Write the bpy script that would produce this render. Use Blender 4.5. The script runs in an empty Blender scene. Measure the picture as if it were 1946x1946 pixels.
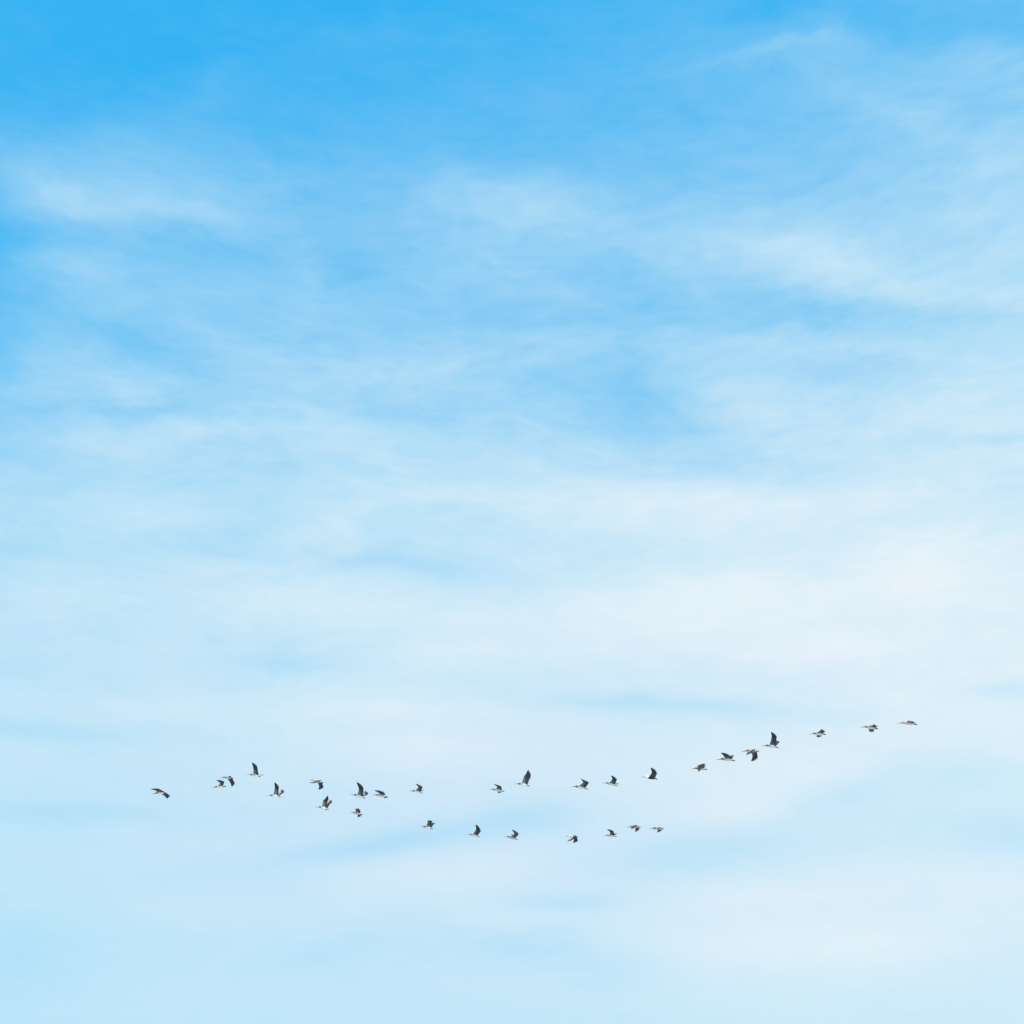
"""A flock of pelicans crossing a pale blue sky veiled with thin streaky cloud."""
import bpy, math, random
import numpy as np

random.seed(4)
scene = bpy.context.scene
COL = scene.collection
R = math.radians

# ------------------------------------------------------------------ camera
cam_data = bpy.data.cameras.new('camera')
cam_data.angle = R(40)
cam_data.clip_end = 60000
cam = bpy.data.objects.new('camera', cam_data)
COL.objects.link(cam)
cam.location = (0, 0, 1.7)
cam.rotation_euler = (R(90 + 28), 0, 0)
scene.camera = cam

# ------------------------------------------------------------------ exposure
vs = scene.view_settings
vs.view_transform = 'Standard'
vs.look = 'None'
vs.gamma = 1
vs.use_curve_mapping = False
vs.exposure = 1.3
scene.cycles.use_adaptive_sampling = True
scene.cycles.adaptive_threshold = .008
scene.cycles.adaptive_min_samples = 6
scene.cycles.use_denoising = False
SKY_STRENGTH = 0.15
UNIT = 1 / (SKY_STRENGTH * 2 ** vs.exposure)      # node colour that displays as 1.0

# ------------------------------------------------------------------ sun
SUN_EL, SUN_AZ = 44, 132                            # degrees; azimuth clockwise from the view direction (+Y)
sun_data = bpy.data.lights.new('sun', 'SUN')
sun_data.energy = 2.6
sun_data.angle = R(0.6)
sun_data.color = (1, .955, .88)
sun = bpy.data.objects.new('sun', sun_data)
COL.objects.link(sun)
sun.rotation_euler = (R(90 - SUN_EL), 0, R(180 - SUN_AZ))

# ------------------------------------------------------------------ sky: clear air plus a veil of thin cloud
world = bpy.data.worlds.new('World')
scene.world = world
world.use_nodes = True
nt = world.node_tree
nt.nodes.clear()


def nd(kind, **kw):
    n = nt.nodes.new(kind)
    for k, v in kw.items():
        setattr(n, k, v)
    return n


def put(sock, v):
    if isinstance(v, bpy.types.NodeSocket):
        nt.links.new(v, sock)
    else:
        sock.default_value = v


def M(op, a, b=0.0, c=0.0, clamp=False):
    n = nd('ShaderNodeMath', operation=op, use_clamp=clamp)
    put(n.inputs[0], a), put(n.inputs[1], b), put(n.inputs[2], c)
    return n.outputs[0]


def V(op, a, b=(0, 0, 0), scale=None):
    n = nd('ShaderNodeVectorMath', operation=op)
    put(n.inputs[0], a)
    if scale is None:
        put(n.inputs[1], b)
    else:
        put(n.inputs['Scale'], scale)
    return n.outputs['Value'] if op in ('DOT_PRODUCT', 'LENGTH') else n.outputs[0]


def noise(vec, scale, detail, rough, dist=0.0):
    n = nd('ShaderNodeTexNoise')
    n.noise_dimensions = '3D'
    put(n.inputs['Vector'], vec)
    n.inputs['Scale'].default_value = scale
    n.inputs['Detail'].default_value = detail
    n.inputs['Roughness'].default_value = rough
    n.inputs['Distortion'].default_value = dist
    return n


sky = nd('ShaderNodeTexSky', sky_type='NISHITA', sun_disc=False)
sky.sun_elevation = R(SUN_EL)
sky.sun_rotation = R(SUN_AZ)
sky.air_density, sky.dust_density, sky.ozone_density = 1, .6, 2

direction = nd('ShaderNodeTexCoord').outputs['Generated']
sep = nd('ShaderNodeSeparateXYZ')
put(sep.inputs[0], direction)
dx, dy, dz = sep.outputs

# ice cloud drawn out along the wind: structure is about three times as wide as tall
streak = V('MULTIPLY', direction, (1.0, 1.0, 2.8))

# wind-torn edges: the banks are looked up along slightly displaced directions
big = V('SUBTRACT', noise(streak, 6, 2, .5).outputs['Color'], (.5, .5, .5))
fine = V('SUBTRACT', noise(streak, 22, 4, .6).outputs['Color'], (.5, .5, .5))
calm = M('ADD', .35, M('MULTIPLY', M('MULTIPLY_ADD', dz, 4.5, -1.3, clamp=True), .65))      # low, far cloud lies in smoother bands
tear = V('ADD', V('MULTIPLY', big, (.05, .05, .032)), V('MULTIPLY', fine, (.03, .03, .022)))
torn = V('ADD', direction, V('SCALE', tear, scale=calm))

# thickness of the general veil by height above the horizon, thicker towards the sun
B0, B1, B2, B3, B4, BX = (0.256, 2.222, 1.559, -15.942, 12.399, 0.398)
zc = M('MINIMUM', M('MAXIMUM', dz, .12), .76)
dens = M('MULTIPLY_ADD', zc, M('MULTIPLY_ADD', zc, M('MULTIPLY_ADD', zc, M('MULTIPLY_ADD', zc, B4, B3), B2), B1), B0)
dens = M('MULTIPLY_ADD', M('MINIMUM', M('MAXIMUM', dx, -.45), .45), BX, dens)

# cloud banks (+) and clearer lanes (-): azimuth, elevation, half width, half height, tilt (degrees), thickness
CLOUDS = [
    (-26.62, 39.95, 1.62, 0.76, 7.4, 0.045), (-19.97, 40.37, 3.32, 1.16, 21.21, 0.120), (-22.32, 38.52, 2.42, 0.7, -15.07, 0.124), (-17.86, 38.81, 4.73, 0.76, 9.4, 0.184),
    (-14.73, 40.27, 4.43, 0.99, 14.59, 0.122), (-15.85, 43.61, 1.2, 0.57, 25.53, 0.048), (-24.53, 36.65, 1.68, 1.36, 15.24, -0.076), (-20.27, 35.86, 2.32, 0.6, 3.93, 0.062),
    (-10.15, 37.6, 0.83, 1.03, 6.24, 0.081), (-7.8, 37.78, 2.71, 0.87, -0.16, -0.117), (0.19, 40.1, 4.82, 1.13, -5.01, 0.200), (-2.49, 38.01, 4.22, 0.83, 4.49, 0.084),
    (5.51, 37.49, 2.31, 0.83, -3.36, -0.080), (14.57, 45.15, 2.15, 0.58, -2.65, 0.139), (17.9, 45.05, 1.12, 1.08, 17.44, 0.069), (18.72, 42.57, 5.17, 0.85, -36.05, 0.051),
    (25.47, 43.35, 2.22, 1.01, -23.06, 0.098), (23.78, 39.02, 2.91, 1.31, -40.25, 0.039), (13.96, 38.03, 3.67, 1.11, -18.65, 0.115), (20.43, 35.01, 5.12, 1.19, -26.33, 0.045),
    (23.76, 37.01, 2.26, 1.17, -14.85, 0.038), (15.96, 34.57, 6.46, 0.82, -13.28, -0.106), (6.71, 35.76, 7.36, 0.94, -3.93, -0.113), (-3.21, 35.48, 4.24, 0.63, 6.82, -0.040),
    (-20.99, 33.58, 3.47, 1.21, 6.77, -0.052), (-17.56, 31.64, 1.79, 0.72, -6.11, 0.075), (-16.58, 32.92, 3, 0.79, -9.36, -0.119), (-12.39, 32.68, 2.26, 0.52, -18.68, 0.054),
    (-16.95, 30.79, 3.41, 0.41, 8.86, -0.134), (-6.46, 33.56, 5.5, 0.74, 7.58, 0.105), (-0.59, 34.04, 2.56, 0.64, 0.33, -0.041), (2.99, 33.37, 3.19, 0.96, -1.64, -0.131),
    (7.22, 32.14, 2.55, 1.69, -43.74, -0.129), (11.45, 32.25, 2.29, 0.73, -16.25, 0.084), (15.66, 32.67, 3.64, 0.58, -10.65, -0.150), (20.45, 29.23, 3.1, 0.37, -7.17, -0.109),
    (-8.27, 30.9, 2.95, 0.85, -3.79, 0.103), (-15.63, 29.91, 4.86, 0.73, 7.94, 0.120), (-4.34, 31.63, 2.55, 1.07, -12.74, -0.085), (10.44, 29.58, 3.35, 0.59, -17.33, -0.053),
    (-16.34, 26.89, 2.41, 0.93, 7.55, 0.116), (-0.56, 28.49, 6.43, 0.75, -2.73, 0.124), (7.94, 28.48, 5.49, 0.74, -8.84, 0.183), (16.13, 27.96, 3.02, 0.62, -7.72, 0.110),
    (22.53, 27.45, 1.52, 0.6, -10.83, -0.066), (-11.65, 26.09, 3.32, 0.53, 2.13, -0.096), (-8.92, 26.92, 4.2, 0.47, 19.21, 0.122), (-5.3, 25.83, 2.98, 0.47, -5.71, -0.134),
    (-8.16, 26.33, 2.32, 0.38, 18.76, 0.096), (18.28, 24.46, 2.76, 1.84, 2.6, 0.200), (8.77, 23.96, 5.45, 1.48, -3.59, 0.200), (-8.7, 24.18, 6.92, 0.95, 3.58, 0.125),
    (-19.73, 23.35, 2.9, 1.22, 8.09, 0.078), (0.63, 23.57, 4.27, 1.28, -0.25, 0.081), (-10.09, 21.78, 2.7, 0.58, -4.27, -0.150), (-11.89, 21.97, 1.64, 0.29, 4.5, 0.097),
    (-21.27, 20.31, 1.88, 0.5, 7.69, -0.075), (-2.83, 22.27, 2.55, 0.85, 1.07, 0.109), (11.99, 22.07, 6.16, 0.83, -4.56, 0.110), (-19.26, 18.14, 2.86, 0.4, 6.21, -0.121),
    (-15.93, 19.47, 3.96, 0.81, 5.43, 0.069), (-5.02, 19.9, 5.27, 0.84, 1.71, 0.122), (4, 20.28, 3.81, 0.42, -4.37, -0.138), (8.91, 19.92, 3.94, 0.46, -6.06, -0.132),
    (20.19, 19.54, 2.47, 0.4, -7.01, -0.150), (17.12, 19.76, 2.16, 0.61, -5.94, 0.057), (-3.4, 18.27, 4.21, 0.83, 1.07, 0.122), (11.51, 17.34, 4.46, 1.23, -8.5, 0.045),
    (18.68, 16.6, 3.82, 0.79, -5.52, -0.150), (-17.78, 15.2, 3.84, 0.47, 2.76, -0.093), (-2.01, 15.2, 3.75, 0.65, 7.37, -0.150), (1.02, 15.82, 2.3, 0.72, -0.28, -0.119),
    (-6.28, 14.41, 3.08, 0.44, 7.45, -0.131), (9.23, 15.73, 3.07, 0.71, -2.52, 0.091), (13.47, 16.01, 2.41, 0.6, 6.19, -0.150), (17.22, 14.95, 6.36, 1.13, -1.52, -0.150),
    (7.63, 14.17, 4.72, 0.96, 2.03, -0.150), (-11.46, 13.52, 2.4, 0.49, 2.71, -0.040), (-2.62, 13.57, 4.55, 0.91, 5.47, 0.097), (11.04, 12.56, 5.01, 0.78, 2.46, 0.072),
    (2.26, 12.48, 2.27, 0.4, -0.49, -0.150), (-18.91, 10.05, 2.2, 1.12, 3.42, -0.066), (-6.7, 10.74, 3.01, 0.59, 10.94, -0.084), (-12.9, 11.7, 2.94, 0.77, 2.66, 0.051),
    (-0.27, 11.99, 2.06, 0.44, 4.86, 0.038), (0.98, 10.81, 3.07, 0.78, -0.18, -0.135), (10.85, 10.62, 5.93, 1.16, -2.02, 0.165), (-13.47, 8.08, 5.73, 0.93, 1.93, 0.045),
    (10.66, 8.54, 3.91, 0.75, -1.6, 0.048), (-24.41, 34.25, 1.68, 2.56, 14.32, -0.141), (-23.81, 31.72, 1.5, 1.2, 13.06, -0.112), (-23.2, 28.97, 1.51, 1.2, 11.73, -0.118),
    (27.23, 44.07, 2.88, 1.27, -19.7, -0.148), (9.73, 27.08, 6.28, 1.06, -7.5, 0.064), (3.65, 9.82, 2.03, 0.87, -0.62, -0.100), (20.43, 14.1, 2.22, 0.77, -5.18, -0.119),
    (-10.98, 46.71, 6.96, 1.71, 8.04, 0.037), (21.28, 45.41, 2.27, 0.83, -15.5, -0.078), (13.67, 36, 3.07, 0.57, -16.16, -0.084), (-21.69, 24.71, 1.71, 1.01, 9.44, -0.072),
    (8.45, 37.94, 2.5, 0.82, -13.12, 0.041), (-15.17, 38.12, 2.81, 0.32, 5.48, -0.040), (-16.91, 33.5, 3.18, 0.66, -11.11, -0.042), (24.45, 41.54, 1.33, 0.55, -31.57, -0.043),
    (18.26, 36.4, 4.61, 0.99, -27.16, 0.104), (21.87, 33.94, 2.9, 0.44, -20.9, -0.110), (5.69, 31.58, 2.76, 1.17, -7.99, -0.118), (15.38, 46.48, 2.34, 0.75, -11.28, -0.064),
]
for az, el, wd, ht, tilt, amount in CLOUDS:
    az, el, wd, ht, tilt = map(R, (az, el, wd, ht, tilt))
    E = np.array([math.cos(az), -math.sin(az), 0])
    U = np.array([-math.sin(az) * math.sin(el), -math.cos(az) * math.sin(el), math.cos(el)])
    c, s = math.cos(tilt), math.sin(tilt)
    q1 = V('DOT_PRODUCT', torn, tuple((c * E + s * U) / wd))
    q2 = V('DOT_PRODUCT', torn, tuple((-s * E + c * U) / ht))
    g = M('POWER', math.exp(-1), M('MULTIPLY_ADD', q1, q1, M('MULTIPLY', q2, q2)))
    dens = M('MULTIPLY_ADD', g, amount, dens)

# fibres of ice cloud all over the sky
drift = V('ADD', streak, V('MULTIPLY', big, (.10, .10, .10)))
n1 = noise(drift, 9, 7, .55).outputs[0]
n2 = noise(V('MULTIPLY', V('ADD', drift, V('MULTIPLY', fine, (.02, .02, .02))), (1, 1, 1.2)), 40, 4, .55).outputs[0]
dens = M('MAXIMUM', dens, .006)
amp = M('MULTIPLY', M('MULTIPLY_ADD', dens, 2, .2, clamp=True), calm)
fib = M('MULTIPLY_ADD', M('SUBTRACT', n1, .5), .34, M('MULTIPLY', M('SUBTRACT', n2, .5), .27))
dens = M('MULTIPLY_ADD', fib, amp, dens)
dens = M('MINIMUM', M('MAXIMUM', dens, 0), 1.0)

# clear air, from the sky model, graded to the cyan blue of the day
sc_ = nd('ShaderNodeSeparateColor')
put(sc_.inputs[0], sky.outputs[0])
air = nd('ShaderNodeCombineXYZ')
for i, (a, p, n0) in enumerate(((.038, 1.2, .745), (.449, .27, 1.255), (.893, .05, 2.353))):
    put(air.inputs[i], M('MULTIPLY', M('POWER', M('DIVIDE', sc_.outputs[i], n0), p), a * UNIT))
veil = nd('ShaderNodeCombineXYZ')
put(veil.inputs[0], dens)
put(veil.inputs[1], M('SUBTRACT', 1, M('POWER', M('SUBTRACT', 1, dens), 1.25)))
put(veil.inputs[2], dens)
mix = nd('ShaderNodeMix', data_type='VECTOR', factor_mode='NON_UNIFORM', clamp_factor=False)
put(mix.inputs[1], veil.outputs[0])
put(mix.inputs[4], air.outputs[0])
tint = nd('ShaderNodeCombineXYZ')                    # cloud white drifts a little between cyan and lavender
put(tint.inputs[0], .82 * UNIT)
lilac = M('POWER', math.exp(-1), M('ADD', M('POWER', M('MULTIPLY', M('ADD', dx, .05), 5), 2), M('POWER', M('MULTIPLY', M('SUBTRACT', dz, .26), 11), 2)))
put(tint.inputs[1], M('MULTIPLY_ADD', lilac, -.030 * UNIT, M('MULTIPLY_ADD', V('DOT_PRODUCT', big, (1, 0, 0)), .04 * UNIT, .897 * UNIT)))
put(tint.inputs[2], .955 * UNIT)
put(mix.inputs[5], tint.outputs[0])
bg = nd('ShaderNodeBackground')
put(bg.inputs[0], mix.outputs[1])
bg.inputs[1].default_value = SKY_STRENGTH
out = nd('ShaderNodeOutputWorld')
put(out.inputs[0], bg.outputs[0])
world.cycles.sampling_method = 'MANUAL'
world.cycles.sample_map_resolution = 512


# ------------------------------------------------------------------ materials
def new_mat(name, rough, spec=.3):
    m = bpy.data.materials.new(name)
    m.use_nodes = True
    b = m.node_tree.nodes['Principled BSDF']
    b.inputs['Roughness'].default_value = rough
    b.inputs['Specular IOR Level'].default_value = spec
    return m, m.node_tree, b


def plumage_mat(name, lo, hi, scale, sheer=0.0):
    """Feather colour carried per vertex, broken up by barbs and mottling."""
    m, t, b = new_mat(name, .75, .25)
    at = t.nodes.new('ShaderNodeVertexColor')
    at.layer_name = 'plumage'
    tc = t.nodes.new('ShaderNodeTexCoord')
    no = t.nodes.new('ShaderNodeTexNoise')
    no.inputs['Scale'].default_value = scale
    no.inputs['Detail'].default_value = 4
    mr = t.nodes.new('ShaderNodeMapRange')
    mr.inputs[3].default_value = lo
    mr.inputs[4].default_value = hi
    mu = t.nodes.new('ShaderNodeVectorMath')
    mu.operation = 'SCALE'
    L = t.links.new
    L(tc.outputs['Object'], no.inputs['Vector'])
    L(no.outputs[0], mr.inputs[0])
    L(at.outputs[0], mu.inputs[0])
    L(mr.outputs[0], mu.inputs['Scale'])
    L(mu.outputs[0], b.inputs['Base Color'])
    if sheer:
        tr = t.nodes.new('ShaderNodeBsdfTranslucent')
        mx = t.nodes.new('ShaderNodeMixShader')
        mx.inputs[0].default_value = sheer
        L(mu.outputs[0], tr.inputs[0])
        L(b.outputs[0], mx.inputs[1])
        L(tr.outputs[0], mx.inputs[2])
        L(mx.outputs[0], t.nodes['Material Output'].inputs[0])
    return m


MAT_BODY = plumage_mat('plumage', .86, 1.12, 24)
MAT_QUILL = plumage_mat('flight_feather', .7, 1.3, 40, .12)


def noise_mat(name, c1, c2, scale, rough):
    m, t, b = new_mat(name, rough)
    tc = t.nodes.new('ShaderNodeTexCoord')
    no = t.nodes.new('ShaderNodeTexNoise')
    no.inputs['Scale'].default_value = scale
    no.inputs['Detail'].default_value = 5
    rp = t.nodes.new('ShaderNodeValToRGB')
    rp.color_ramp.elements[0].position, rp.color_ramp.elements[1].position = .35, .65
    rp.color_ramp.elements[0].color = (*c1, 1)
    rp.color_ramp.elements[1].color = (*c2, 1)
    t.links.new(tc.outputs['Object'], no.inputs['Vector'])
    t.links.new(no.outputs[0], rp.inputs[0])
    t.links.new(rp.outputs[0], b.inputs['Base Color'])
    return m


MAT_BILL = noise_mat('horn_bill', (.36, .32, .28), (.48, .42, .37), 30, .5)
MAT_POUCH = noise_mat('pouch_skin', (.20, .165, .145), (.30, .25, .22), 40, .6)
MAT_EYE = noise_mat('dark_eye', (.01, .008, .006), (.02, .015, .01), 10, .15)
MAT_FOOT = noise_mat('webbed_foot_skin', (.04, .04, .04), (.08, .075, .07), 40, .55)
MAT_SAND = noise_mat('beach_sand', (.36, .35, .33), (.46, .45, .43), .08, .9)


# ------------------------------------------------------------------ mesh helpers
class Mesh:
    def __init__(self):
        self.v, self.f, self.c = [], [], []

    def vert(self, p, col=(.5, .5, .5)):
        self.v.append(tuple(float(x) for x in p))
        self.c.append(tuple(col))
        return len(self.v) - 1

    def data(self, name, mat, smooth=True):
        me = bpy.data.meshes.new(name)
        me.from_pydata(self.v, [], self.f)
        at = me.color_attributes.new('plumage', 'FLOAT_COLOR', 'POINT')
        at.data.foreach_set('color', [x for c in self.c for x in (*c, 1.0)])
        me.polygons.foreach_set('use_smooth', [smooth] * len(me.polygons))
        me.materials.append(mat)
        import bmesh
        bm = bmesh.new()
        bm.from_mesh(me)
        bmesh.ops.recalc_face_normals(bm, faces=bm.faces)
        bm.to_mesh(me)
        bm.free()
        me.update()
        return me


def link(name, me, parent):
    o = bpy.data.objects.new(name, me)
    COL.objects.link(o)
    o.parent = parent
    return o


def unit(v):
    v = np.asarray(v, float)
    return v / (np.linalg.norm(v) + 1e-9)


def feather(m, base, d, side, n, length, width, col, tip_col):
    """One quill: a thin closed blade, ridged along the shaft."""
    base, d, side, n = map(np.asarray, (base, unit(d), unit(side), unit(n)))
    st = ((0, .5), (.3, .95), (.72, 1.0), (.94, .66))
    rows = []
    for t, k in st:
        c = [a * (1 - t) + b * t for a, b in zip(col, tip_col)]
        p = base + d * length * t
        h = .0035 * (1 - .6 * t)
        rows.append([m.vert(p + side * width * k * .5, c), m.vert(p + n * h, c),
                     m.vert(p - side * width * k * .5, c), m.vert(p - n * h, c)])
    tip = m.vert(base + d * length, tip_col)
    for a, b in zip(rows, rows[1:]):
        for i in range(4):
            m.f.append((a[i], a[(i + 1) % 4], b[(i + 1) % 4], b[i]))
    m.f.append(tuple(rows[0][::-1]))
    for i in range(4):
        m.f.append((rows[-1][i], rows[-1][(i + 1) % 4], tip))


# ------------------------------------------------------------------ pelican
# plumage: head, neck, back, breast and belly, vent, upper coverts, under coverts, under stripe, quills
PLUMAGE = {
    'young':  dict(head=(.15, .125, .112), neck=(.18, .15, .135), back=(.22, .19, .17), belly=(.86, .84, .81), vent=(.45, .44, .43),
                   upper=(.27, .24, .21), under=(0.061, 0.074, 0.088), stripe=(.26, .25, .23), quill=(0.037, 0.051, 0.065)),
    'grey':   dict(head=(.24, .195, .17), neck=(.22, .18, .16), back=(.19, .175, .165), belly=(.74, .72, .70), vent=(.36, .36, .36),
                   upper=(.21, .19, .175), under=(0.047, 0.061, 0.073), stripe=(.13, .14, .145), quill=(0.034, 0.048, 0.061)),
    'brown':  dict(head=(.21, .17, .15), neck=(.17, .14, .12), back=(.24, .20, .17), belly=(.52, .50, .48), vent=(.34, .34, .33),
                   upper=(.29, .235, .19), under=(0.095, 0.095, 0.092), stripe=(.22, .20, .18), quill=(0.054, 0.058, 0.061)),
    'white':  dict(head=(.88, .87, .84), neck=(.86, .85, .82), back=(.38, .37, .36), belly=(.025, .026, .028), vent=(.03, .03, .032),
                   upper=(.34, .325, .31), under=(0.047, 0.051, 0.057), stripe=(.06, .06, .065), quill=(0.034, 0.044, 0.054)),
    'pale':   dict(head=(.48, .41, .35), neck=(.52, .46, .42), back=(.44, .39, .36), belly=(.50, .47, .44), vent=(.5, .48, .46),
                   upper=(.13, .12, .115), under=(0.047, 0.061, 0.073), stripe=(.08, .085, .09), quill=(0.034, 0.048, 0.061)),
    'rufous': dict(head=(.34, .23, .18), neck=(.32, .155, .10), back=(.36, .27, .22), belly=(.36, .26, .21), vent=(.72, .70, .67),
                   upper=(.32, .21, .16), under=(0.041, 0.051, 0.061), stripe=(.24, .20, .175), quill=(0.034, 0.048, 0.058)),
    'buff':   dict(head=(.52, .38, .26), neck=(.45, .34, .25), back=(.20, .17, .15), belly=(.70, .66, .61), vent=(.6, .58, .55),
                   upper=(.13, .11, .10), under=(0.047, 0.043, 0.041), stripe=(.07, .065, .06), quill=(0.037, 0.041, 0.044)),
}

# trunk sections: x along the body, centre height, half height, half width
RINGS = [(.410, .022, .022, .019), (.39, .026, .043, .031), (.36, .032, .061, .042), (.325, .036, .070, .048), (.29, .032, .073, .050),
         (.25, .020, .075, .053), (.21, .008, .079, .060), (.165, .001, .083, .071),
         (.12, -.002, .085, .081), (.07, -.004, .086, .088), (.02, -.004, .086, .092), (-.03, -.004, .084, .092), (-.08, -.003, .080, .089),
         (-.13, .000, .073, .083), (-.18, .003, .063, .073),
         (-.225, .006, .051, .061), (-.265, .009, .037, .048), (-.30, .010, .024, .038), (-.33, .010, .013, .030)]
NA = 16
OPEN_A, OPEN_B = 7, 13            # rings between which the wings grow out
SHOULDER = np.array([.05, .080, .045])


def mixc(a, b, t):
    t = min(max(t, 0), 1)
    return [x * (1 - t) + y * t for x, y in zip(a, b)]


def step(e0, e1, x):
    t = min(max((x - e0) / (e1 - e0), 0), 1)
    return t * t * (3 - 2 * t)


def trunk_colour(P, x, ang):
    top = math.cos(ang)                                       # 1 on the back, -1 on the belly
    c = mixc(P['belly'], P['back'], step(.05, .55, top))
    c = mixc(c, P['vent'], step(-.17, -.25, x) * .8)
    c = mixc(c, P['neck'], step(.15, .23, x + .05 * top))
    c = mixc(c, P['head'], step(.26, .31, x))
    return c


def wing_frames(side, wrist, tip, twist):
    """Bone directions, trailing directions and upper normals of arm and hand."""
    sh = SHOULDER * [1, side, 1]
    wrist, tip = np.array(wrist), np.array(tip)
    arm, hand = unit(wrist - sh), unit(tip - wrist)
    back = np.array([-1.0, 0, twist])
    ca = unit(back - (back @ arm) * arm)
    b2 = back - (back @ hand) * hand
    k = min(np.linalg.norm(b2), 1)
    ax = np.cross(arm, hand)
    sn, cs = np.linalg.norm(ax), arm @ hand
    if sn > 1e-4:
        ax = ax / sn
        tr = ca * cs + np.cross(ax, ca) * sn + ax * (ax @ ca) * (1 - cs)
    else:
        tr = ca
    ch = unit(unit(b2) * k ** 2 + tr * (1 - k ** 2) * .9)
    ch = unit(ch - (ch @ hand) * hand)
    up = lambda s, c: unit(np.cross(s, c) * side)
    return sh, wrist, tip, arm, hand, ca, ch, up(arm, ca), up(hand, ch)


def build_body(P, wings, twist):
    m = Mesh()
    rings = []
    for x, zc, hz, hy in RINGS:
        row = []
        for j in range(NA):
            a = 2 * math.pi * j / NA
            row.append(m.vert((x, hy * math.sin(a), zc + hz * math.cos(a)), trunk_colour(P, x, a)))
        rings.append(row)
    for i in range(len(rings) - 1):
        for j in range(NA):
            if OPEN_A <= i < OPEN_B and j in (2, 3, 12, 13):
                continue
            k = (j + 1) % NA
            m.f.append((rings[i][j], rings[i][k], rings[i + 1][k], rings[i + 1][j]))
    for row, x, zc in ((rings[0], .417, .020), (rings[-1], -.335, .010)):
        c = m.vert((x, 0, zc), trunk_colour(P, x, 0))
        for j in range(NA):
            m.f.append((row[j], row[(j + 1) % NA], c))
    n = OPEN_B - OPEN_A + 1
    for side, (wrist, tip) in wings:
        up_j, mid_j, lo_j = (2, 3, 4) if side > 0 else (14, 13, 12)
        loop = ([rings[OPEN_A + i][up_j] for i in range(n)] + [rings[OPEN_B][mid_j]]
                + [rings[OPEN_B - i][lo_j] for i in range(n)] + [rings[OPEN_A][mid_j]])
        sh, wr, tp, arm, hand, ca, ch, na, nh = wing_frames(side, wrist, tip, twist)
        la, lh = np.linalg.norm(wr - sh), np.linalg.norm(tp - wr)
        cw, nw = unit(ca + ch), unit(na + nh)
        secs = []
        for s, f, b, th in ((.17, .085, .165, .042), (.32, .075, .16, .036), (.5, .06, .155, .031), (.75, .052, .145, .027)):
            secs.append((sh + arm * la * s, unit(ca * (1 - .3 * s) + cw * .3 * s), na, f, b, th, s))
        secs.append((wr, cw, nw, .045, .13, .023, 1.0))
        for s, f, b, th in ((.14, .034, .115, .017), (.28, .022, .09, .011), (.4, .012, .05, .006)):
            secs.append((wr + hand * lh * s, ch, nh, f, b, th, 1 + s))
        prev = loop
        for p, c, nn, f, b, th, s in secs:
            row = []
            for upper in (True, None, False, None):
                if upper is None:
                    u = 1.0 if len(row) == n else 0.0
                    us, off = [u], [0.0]
                else:
                    us = [i / (n - 1) for i in range(n)]
                    us = us if upper else us[::-1]
                    off = [math.sin(math.pi * (.12 + .86 * u ** .6)) for u in us]
                for u, o in zip(us, off):
                    q = p + c * (-f + (f + b) * (.03 + .94 * u if upper is not None else u))
                    camber = .018 * math.sin(math.pi * u)
                    q = q + nn * (camber + (o * th * .5 * (1 if upper else -1) if upper is not None else 0))
                    if upper is False:
                        col = mixc(P['under'], P['stripe'], step(.30, .42, u) * step(.72, .56, u) * step(1.25, 1.0, s))
                        col = mixc(P['belly'], col, step(-.12, .2, s) if u > .2 else 1)
                    else:
                        col = mixc(P['upper'], P['quill'], step(.75, 1.0, u) * .5 + step(1.0, 1.3, s) * .6)
                        col = mixc(P['back'], col, step(.0, .2, s))
                    row.append(m.vert(q, col))
            for i in range(len(row)):
                k = (i + 1) % len(row)
                m.f.append((prev[i], prev[k], row[k], row[i]))
            prev = row
        m.f.append(tuple(prev))
    return m


def build_quills(P, side, wrist, tip, twist, rnd):
    m = Mesh()
    sh, wr, tp, arm, hand, ca, ch, na, nh = wing_frames(side, wrist, tip, twist)
    lh = np.linalg.norm(tp - wr)
    cw, nw = unit(ca + ch), unit(na + nh)
    root = sh - arm * .02
    q = P['quill']
    pale = mixc(q, P['upper'], .35)
    ns = 15
    for i in range(ns):                                        # secondaries along the arm
        t = i / ns
        d = unit(ca * (1 - t) + cw * t + arm * (.10 * t - .02))
        sp = unit(arm * (1 - .4 * t) + hand * .4 * t)
        nn = unit(na * (1 - .5 * t) + nw * .5 * t)
        p = root + (wr - root) * t + d * .05 + nn * (.008 + .0011 * (i % 3))
        k = rnd.uniform(.85, 1.15)
        feather(m, p, d + nn * rnd.uniform(-.03, .03), sp + nn * .13, nn, .25 * rnd.uniform(.96, 1.04) * (1 - .06 * t), .080,
                [x * k for x in mixc(pale, q, t)], [x * k for x in q])
    npr = 11
    for i in range(npr):                                       # primaries fanned over the hand
        t = i / (npr - 1)
        d = unit(cw * (1 - t) ** 1.25 + hand * (.12 + 1.0 * t) + ch * .10 * (1 - t))
        nn = unit(nw * (1 - t) + nh * t)
        p = wr + hand * lh * .36 * t + cw * .03 * (1 - t) + nn * (.003 + .0012 * (i % 3))
        reach = lh * .645
        ln = (.262 * (1 - t) + reach * t) * (1 + .13 * math.sin(math.pi * t)) * rnd.uniform(.97, 1.02)
        k = rnd.uniform(.8, 1.15)
        sd = unit(np.cross(nn, d))
        feather(m, p, d, sd + nn * .12, nn, ln, .088 - .034 * t, [x * k for x in q], [x * k * .8 for x in q])
    return m


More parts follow.
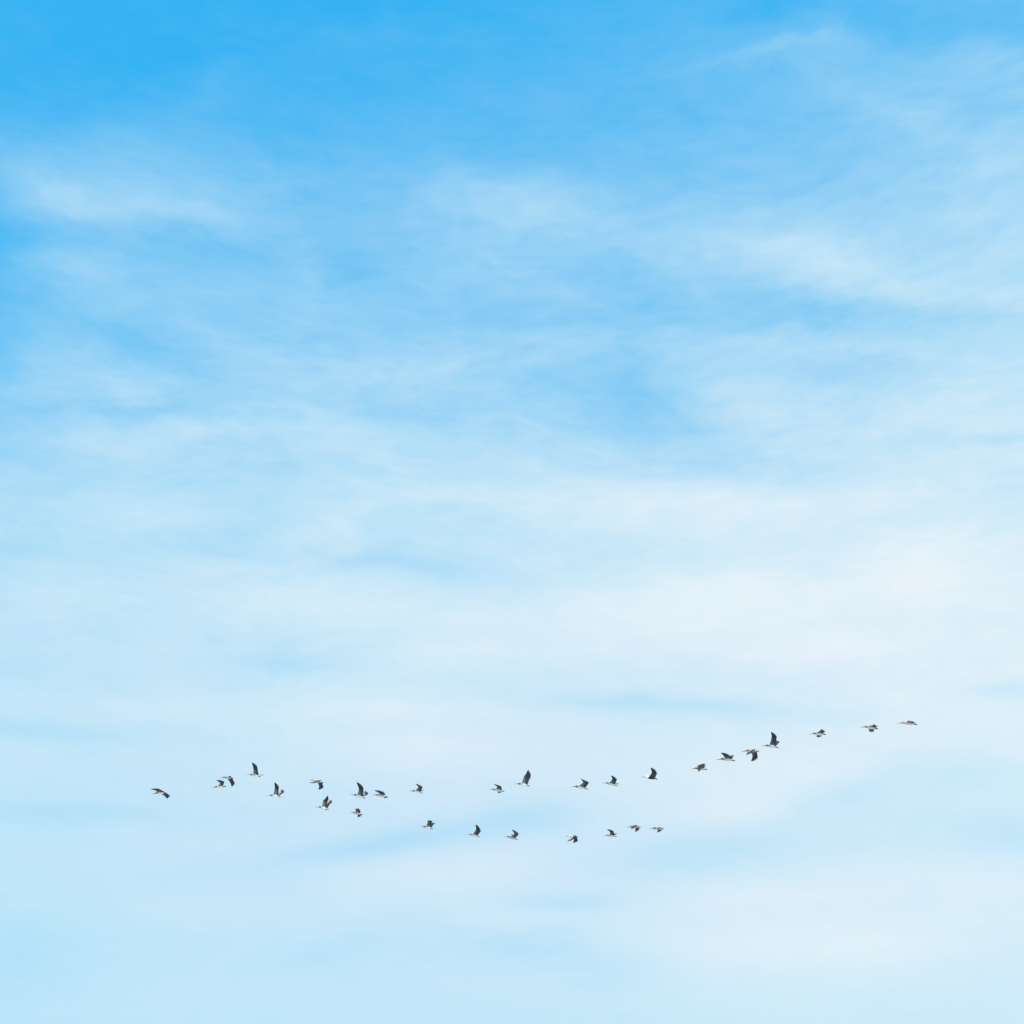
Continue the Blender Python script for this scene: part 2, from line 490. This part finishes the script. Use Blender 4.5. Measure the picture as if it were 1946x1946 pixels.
def build_tail(P):
    m = Mesh()
    q = P['quill']
    for i in range(9):
        k = abs(i - 4)
        a = (i - 4) * R(7)
        feather(m, (-.255, .008 * (i - 4), .012 - .003 * k), (-math.cos(a), math.sin(a), -.12 - .02 * k), (.1, 1, .16), (0, 0, 1),
                .192 - .007 * k, .044, [x * 1.5 for x in q], q)
    return m


def loft(rows, cap=True):
    """Closed tube through elliptical sections (x, y, z, half width, half height)."""
    m = Mesh()
    n = 10
    rs = [[m.vert((x, y + w * math.sin(2 * math.pi * j / n), z + h * math.cos(2 * math.pi * j / n))) for j in range(n)] for x, y, z, w, h in rows]
    for a, b in zip(rs, rs[1:]):
        for j in range(n):
            m.f.append((a[j], a[(j + 1) % n], b[(j + 1) % n], b[j]))
    m.f.append(tuple(rs[0][::-1]))
    m.f.append(tuple(rs[-1]))
    return m


BILL_MESH = loft([(.395, 0, .034, .018, .017), (.44, 0, .025, .016, .012), (.52, 0, .002, .014, .008), (.60, 0, -.025, .014, .006),
                  (.66, 0, -.047, .014, .006), (.69, 0, -.059, .010, .006), (.700, 0, -.069, .004, .006)]).data('bill', MAT_BILL)
POUCH_MESH = loft([(.37, 0, -.006, .019, .020), (.42, 0, -.006, .018, .021), (.48, 0, -.014, .015, .016), (.56, 0, -.030, .012, .009),
                   (.64, 0, -.050, .009, .004), (.68, 0, -.063, .004, .002)]).data('pouch', MAT_POUCH)
EYE_MESH = loft([(-.007, 0, 0, .002, .003), (-.004, 0, 0, .0045, .006), (0, 0, 0, .005, .007), (.004, 0, 0, .0045, .006), (.007, 0, 0, .002, .003)]).data('eye', MAT_EYE)


def foot_mesh():
    """A folded webbed foot trailing under the tail: three toes joined by skin."""
    m = Mesh()
    toes = [(-.10, .022, 0), (-.115, .004, -.004), (-.10, -.016, 0)]
    up, lo = m.vert((0, 0, .006)), m.vert((0, 0, -.006))
    ring = []
    for i, (x, y, z) in enumerate(toes):
        ring.append((m.vert((x, y, z + .004)), m.vert((x, y, z - .004))))
        if i < 2:
            x2, y2, _ = toes[i + 1]
            ring.append((m.vert(((x + x2) * .46, (y + y2) * .5, .002)), m.vert(((x + x2) * .46, (y + y2) * .5, -.002))))
    for (a, b), (c, d) in zip(ring, ring[1:]):
        m.f += [(up, a, c), (lo, d, b), (a, b, d, c)]
    m.f += [(up, lo, ring[0][1], ring[0][0]), (up, ring[-1][0], ring[-1][1], lo)]
    return m.data('foot', MAT_FOOT, False)


FOOT_MESH = foot_mesh()
TAIL_MESHES = {k: build_tail(p).data('tail_feathers', MAT_QUILL, False) for k, p in PLUMAGE.items()}


def pelican(kind, loc, heading, pitch, twist, near_wrist, near_tip, far_wrist, far_tip, label, group):
    P = PLUMAGE[kind]
    rnd = random.Random(label)
    root = bpy.data.objects.new('pelican', None)
    root.empty_display_size = .2
    COL.objects.link(root)
    root.location = loc
    root.rotation_euler = (0, -R(pitch), R(90 - heading))
    root['label'], root['category'] = label, 'bird'
    if group:
        root['group'] = group
    wings = [(1, (near_wrist, near_tip)), (-1, (far_wrist, far_tip))]
    link('body', build_body(P, wings, twist).data('body', MAT_BODY), root)
    for side, (w, t) in wings:
        q = link('flight_feathers', build_quills(P, side, w, t, twist, rnd).data('flight_feathers', MAT_QUILL, False), root)
        q['kind'] = 'stuff'
    q = link('tail_feathers', TAIL_MESHES[kind], root)
    q['kind'] = 'stuff'
    b = link('bill', BILL_MESH, root)
    link('pouch', POUCH_MESH, b)
    for s in (1, -1):
        link('eye', EYE_MESH, root).location = (.350, s * .040, .055)
        link('foot', FOOT_MESH, root).location = (-.215, s * .024, -.034)
    return root


# ------------------------------------------------------------------ ground (below the frame): pale beach that throws light up at the birds
def ground():
    m = Mesh()
    n = 64
    c = m.vert((0, 0, 0))
    prev = None
    for r in (50, 400, 3000, 20000):
        row = [m.vert((r * math.cos(2 * math.pi * j / n), r * math.sin(2 * math.pi * j / n), 0)) for j in range(n)]
        for j in range(n):
            k = (j + 1) % n
            m.f.append((c, row[j], row[k]) if prev is None else (prev[j], row[j], row[k], prev[k]))
        prev = row
    o = link('ground', m.data('ground', MAT_SAND, False), None)
    o['kind'] = 'structure'
    o['label'] = 'pale sandy beach below the flock'


ground()

# ------------------------------------------------------------------ the flock
# plumage, position (m), compass heading, pitch, wing twist (rise of the trailing edge), then wrist and tip of near and far wing in the bird's own axes
FLOCK = [
    ('young', (-23.83, 93.13, 29.62), -66.4, 6.8, 0.32, (-0.07, 0.57, 0.04), (-0.02, 1.10, -0.00), (0.04, -0.58, -0.01), (0.21, -1.09, -0.07)),
    ('young', (-23.01, 108.04, 34.63), -87.1, -3.9, 0.12, (-0.18, 0.51, 0.12), (0.05, 0.99, 0.23), (-0.18, -0.51, 0.12), (0.05, -0.99, 0.23)),
    ('grey', (-22.09, 106.29, 34.81), -83.8, 4.7, 0.12, (-0.12, 0.50, -0.17), (0.02, 0.99, -0.35), (-0.12, -0.47, -0.22), (-0.10, -0.98, -0.41)),
    ('young', (-19.75, 105.10, 34.61), -88.7, 10.0, 0.12, (0.11, 0.48, 0.34), (0.32, 0.76, 0.76), (-0.12, -0.52, 0.22), (-0.27, -0.99, 0.43)),
    ('young', (-18.50, 107.52, 33.72), -87.8, 6.6, 0.12, (0.07, 0.22, 0.52), (0.13, 0.59, 0.91), (-0.21, -0.34, 0.39), (-0.27, -0.71, 0.78)),
    ('pale', (-14.50, 102.26, 33.28), -86.1, 13.8, 0.12, (0.20, 0.46, -0.25), (0.41, 0.89, -0.50), (-0.09, -0.51, -0.18), (0.03, -1.01, -0.35)),
    ('young', (-14.89, 109.21, 33.25), -85.8, 12.5, 0.12, (0.11, 0.22, 0.52), (-0.17, 0.44, 0.92), (-0.14, -0.02, 0.50), (-0.33, -0.39, 0.85)),
    ('young', (-10.22, 92.23, 29.14), -81.4, 17.5, 0.12, (0.01, 0.47, 0.35), (0.25, 0.81, 0.70), (-0.04, -0.50, 0.30), (0.06, -0.90, 0.65)),
    ('grey', (-8.43, 89.06, 28.23), -75.5, 13.6, 0.25, (-0.09, 0.56, 0.02), (0.16, 1.04, 0.04), (0.13, -0.57, 0.08), (0.21, -1.11, 0.12)),
    ('brown', (-12.87, 115.40, 34.58), -88.4, 10.5, 0.12, (0.16, 0.53, 0.23), (-0.34, 0.40, 0.10), (0.07, -0.58, 0.11), (0.11, -1.09, -0.05)),
    ('young', (-7.27, 105.54, 33.46), -82.0, 12.3, 0.12, (-0.16, 0.48, 0.27), (0.03, 0.98, 0.34), (-0.05, -0.50, 0.30), (0.03, -1.01, 0.44)),
    ('young', (-6.67, 110.63, 32.07), -83.5, 12.1, 0.12, (0.07, 0.20, 0.53), (-0.31, 0.58, 0.44), (-0.10, -0.22, 0.50), (-0.21, -0.75, 0.53)),
    ('grey', (-2.98, 111.07, 31.56), -86.6, 13.2, 0.12, (-0.10, 0.43, 0.37), (-0.02, 0.88, 0.66), (-0.05, -0.35, 0.45), (0.04, -0.73, 0.83)),
    ('grey', (-0.96, 96.35, 30.81), -90.6, 7.4, -0.02, (0.06, 0.58, 0.07), (0.33, 1.05, 0.08), (0.06, -0.58, 0.10), (-0.00, -1.11, 0.12)),
    ('young', (0.81, 94.26, 30.56), -79.6, 12.5, 0.12, (0.02, 0.20, 0.53), (-0.17, 0.30, 1.02), (0.02, -0.20, 0.53), (-0.17, -0.30, 1.02)),
    ('brown', (0.02, 109.41, 30.92), -85.1, 15.2, 0.12, (-0.20, 0.47, 0.24), (0.04, 0.93, 0.40), (0.09, -0.48, 0.34), (0.38, -0.92, 0.47)),
    ('young', (4.37, 86.34, 27.95), -75.2, 13.9, 0.12, (-0.23, 0.42, 0.28), (-0.10, 0.94, 0.31), (0.02, -0.41, 0.42), (0.27, -0.81, 0.68)),
    ('grey', (7.03, 96.68, 31.34), -77.9, 15.8, 0.12, (-0.11, 0.52, 0.23), (-0.06, 1.04, 0.34), (-0.10, -0.51, 0.25), (-0.19, -1.03, 0.35)),
    ('white', (5.13, 116.81, 33.02), -72.5, 7.6, 0.12, (0.11, 0.42, -0.32), (0.20, 0.84, -0.64), (0.03, -0.54, -0.14), (0.25, -1.01, -0.30)),
    ('grey', (8.28, 115.93, 32.83), -74.0, 8.9, 0.12, (-0.02, 0.56, 0.17), (0.17, 1.05, 0.28), (-0.01, -0.51, 0.29), (0.01, -1.02, 0.47)),
    ('brown', (9.44, 106.43, 30.98), -73.0, 3.4, 0.12, (0.07, 0.57, -0.05), (0.09, 0.95, -0.43), (0.09, -0.58, 0.06), (0.23, -1.07, -0.10)),
    ('brown', (11.02, 104.71, 30.39), -72.1, 5.3, 0.12, (0.09, 0.53, -0.18), (0.14, 1.03, -0.37), (0.15, -0.57, 0.03), (0.31, -1.08, -0.03)),
    ('white', (9.50, 93.21, 30.72), -79.3, 12.6, 0.12, (-0.09, 0.53, 0.21), (0.00, 1.02, 0.42), (-0.01, -0.36, 0.46), (0.03, -0.87, 0.63)),
    ('brown', (12.63, 91.07, 30.68), -77.2, 7.2, 0.12, (0.17, 0.57, 0.06), (0.05, 0.75, -0.44), (0.10, -0.38, 0.44), (-0.20, -0.82, 0.45)),
    ('grey', (12.38, 77.90, 27.03), -66.1, 11.6, 0.20, (0.03, 0.58, 0.03), (0.10, 1.11, 0.08), (0.13, -0.47, 0.35), (0.17, -0.99, 0.49)),
    ('rufous', (14.76, 83.22, 29.32), -65.0, 7.1, 0.12, (0.11, 0.50, -0.22), (0.06, 0.93, -0.54), (0.09, -0.54, -0.15), (0.32, -0.97, -0.38)),
    ('grey', (16.73, 87.03, 30.88), -71.2, 13.5, 0.12, (0.02, 0.23, 0.52), (0.03, 0.72, 0.75), (-0.03, -0.44, 0.38), (-0.00, -0.88, 0.70)),
    ('grey', (20.08, 87.96, 32.05), -87.2, 2.0, -0.20, (0.01, 0.58, 0.01), (0.02, 1.11, -0.07), (0.05, -0.58, 0.10), (-0.02, -1.11, 0.14)),
    ('grey', (22.62, 84.61, 31.30), -85.1, 8.6, -0.20, (-0.04, 0.56, -0.04), (-0.03, 1.09, -0.16), (0.03, -0.58, 0.05), (-0.06, -1.11, 0.12)),
    ('buff', (22.93, 77.40, 29.03), -73.6, 9.8, -0.15, (-0.04, 0.56, -0.07), (-0.19, 1.02, -0.31), (0.09, -0.49, 0.32), (-0.03, -1.00, 0.49)),
]
LABELS = [
    'pelican gliding with both wings spread flat, alone at the low left end of the flock',
    'white-bellied pelican with bent wing raised, just under one with a hanging wing',
    'pelican with one dark wing hanging straight down, just above a white-bellied one',
    'pelican with one long pointed wing held up, highest bird of the left-hand cluster',
    'white-bellied pelican with tall dark wing up and pale wing tip behind its tail',
    'pale-backed pelican with wings bowed down, above one with two bent raised wings',
    'white-bellied pelican with two bent raised wings swept back, right below the pale-backed one',
    'pelican with tall pointed wing up, right above a small brown one with folded wings',
    'slim pelican stretched low, dark wing reaching forward over its head, beside a tall-winged one',
    'small brown pelican with folded wing and a thin wingtip pointing down, below a tall-winged one',
    'white-bellied pelican with short raised wing, alone in the wide gap left of the middle',
    'small white-bellied pelican with squared-off raised wings, left end of the lower line',
    'pelican with one dark leaf-shaped wing upright, second from the left in the lower line',
    'dark-winged pelican with one wing above and a stub below, left of the tallest raised wing',
    'white-bellied pelican with the tallest upright wing leaning back, in the middle of the flock',
    'brown pelican with short ragged raised wing, third from left in the lower line',
    'large white-bellied pelican with a broad curved dark wing raised, first right of the tallest wing',
    'pelican with a dark fan-shaped wing raised, just left of the white-headed dark-bellied one',
    'white-headed pelican with both dark wings hanging down, in the lower line',
    'grey pelican with narrow wing slanting up and forward, third from right in the lower line',
    'grey-brown pelican with both pale wings drooping, second from right in the lower line',
    'grey-brown pelican with dark wing folded under its body, right end of the lower line',
    'white-headed pelican with dark belly and dark wing raised, in the upper line',
    'brown pelican with crumpled half-folded wings, between the white-headed one and the rising right arm',
    'pelican with dark wing slanting forward over its head, just left of the reddish-necked one',
    'reddish-necked pelican with both wings stroked downward, between two with raised wings',
    'pelican with one tall dark wing straight up, just above right of the reddish-necked one',
    'pelican with short dark wings above and below its body, third from the right end',
    'pelican with square dark wing above and rounded wing below, second from the right end',
    'slim flat pelican with wings seen edge-on, last at the high right end of the flock',
]
for bird, label in zip(FLOCK, LABELS):
    pelican(*bird, label, 'pelicans flying in a loose line')
# one more far beyond the flock, only a speck
pelican('brown', (29.9, 988.7, 148.3), 275, 5, .12, (0, .57, .08), (.1, 1.08, .1), (0, -.57, .1), (.1, -1.08, .12),
        'tiny far-off bird, a faint speck near the bottom edge of the sky', None)
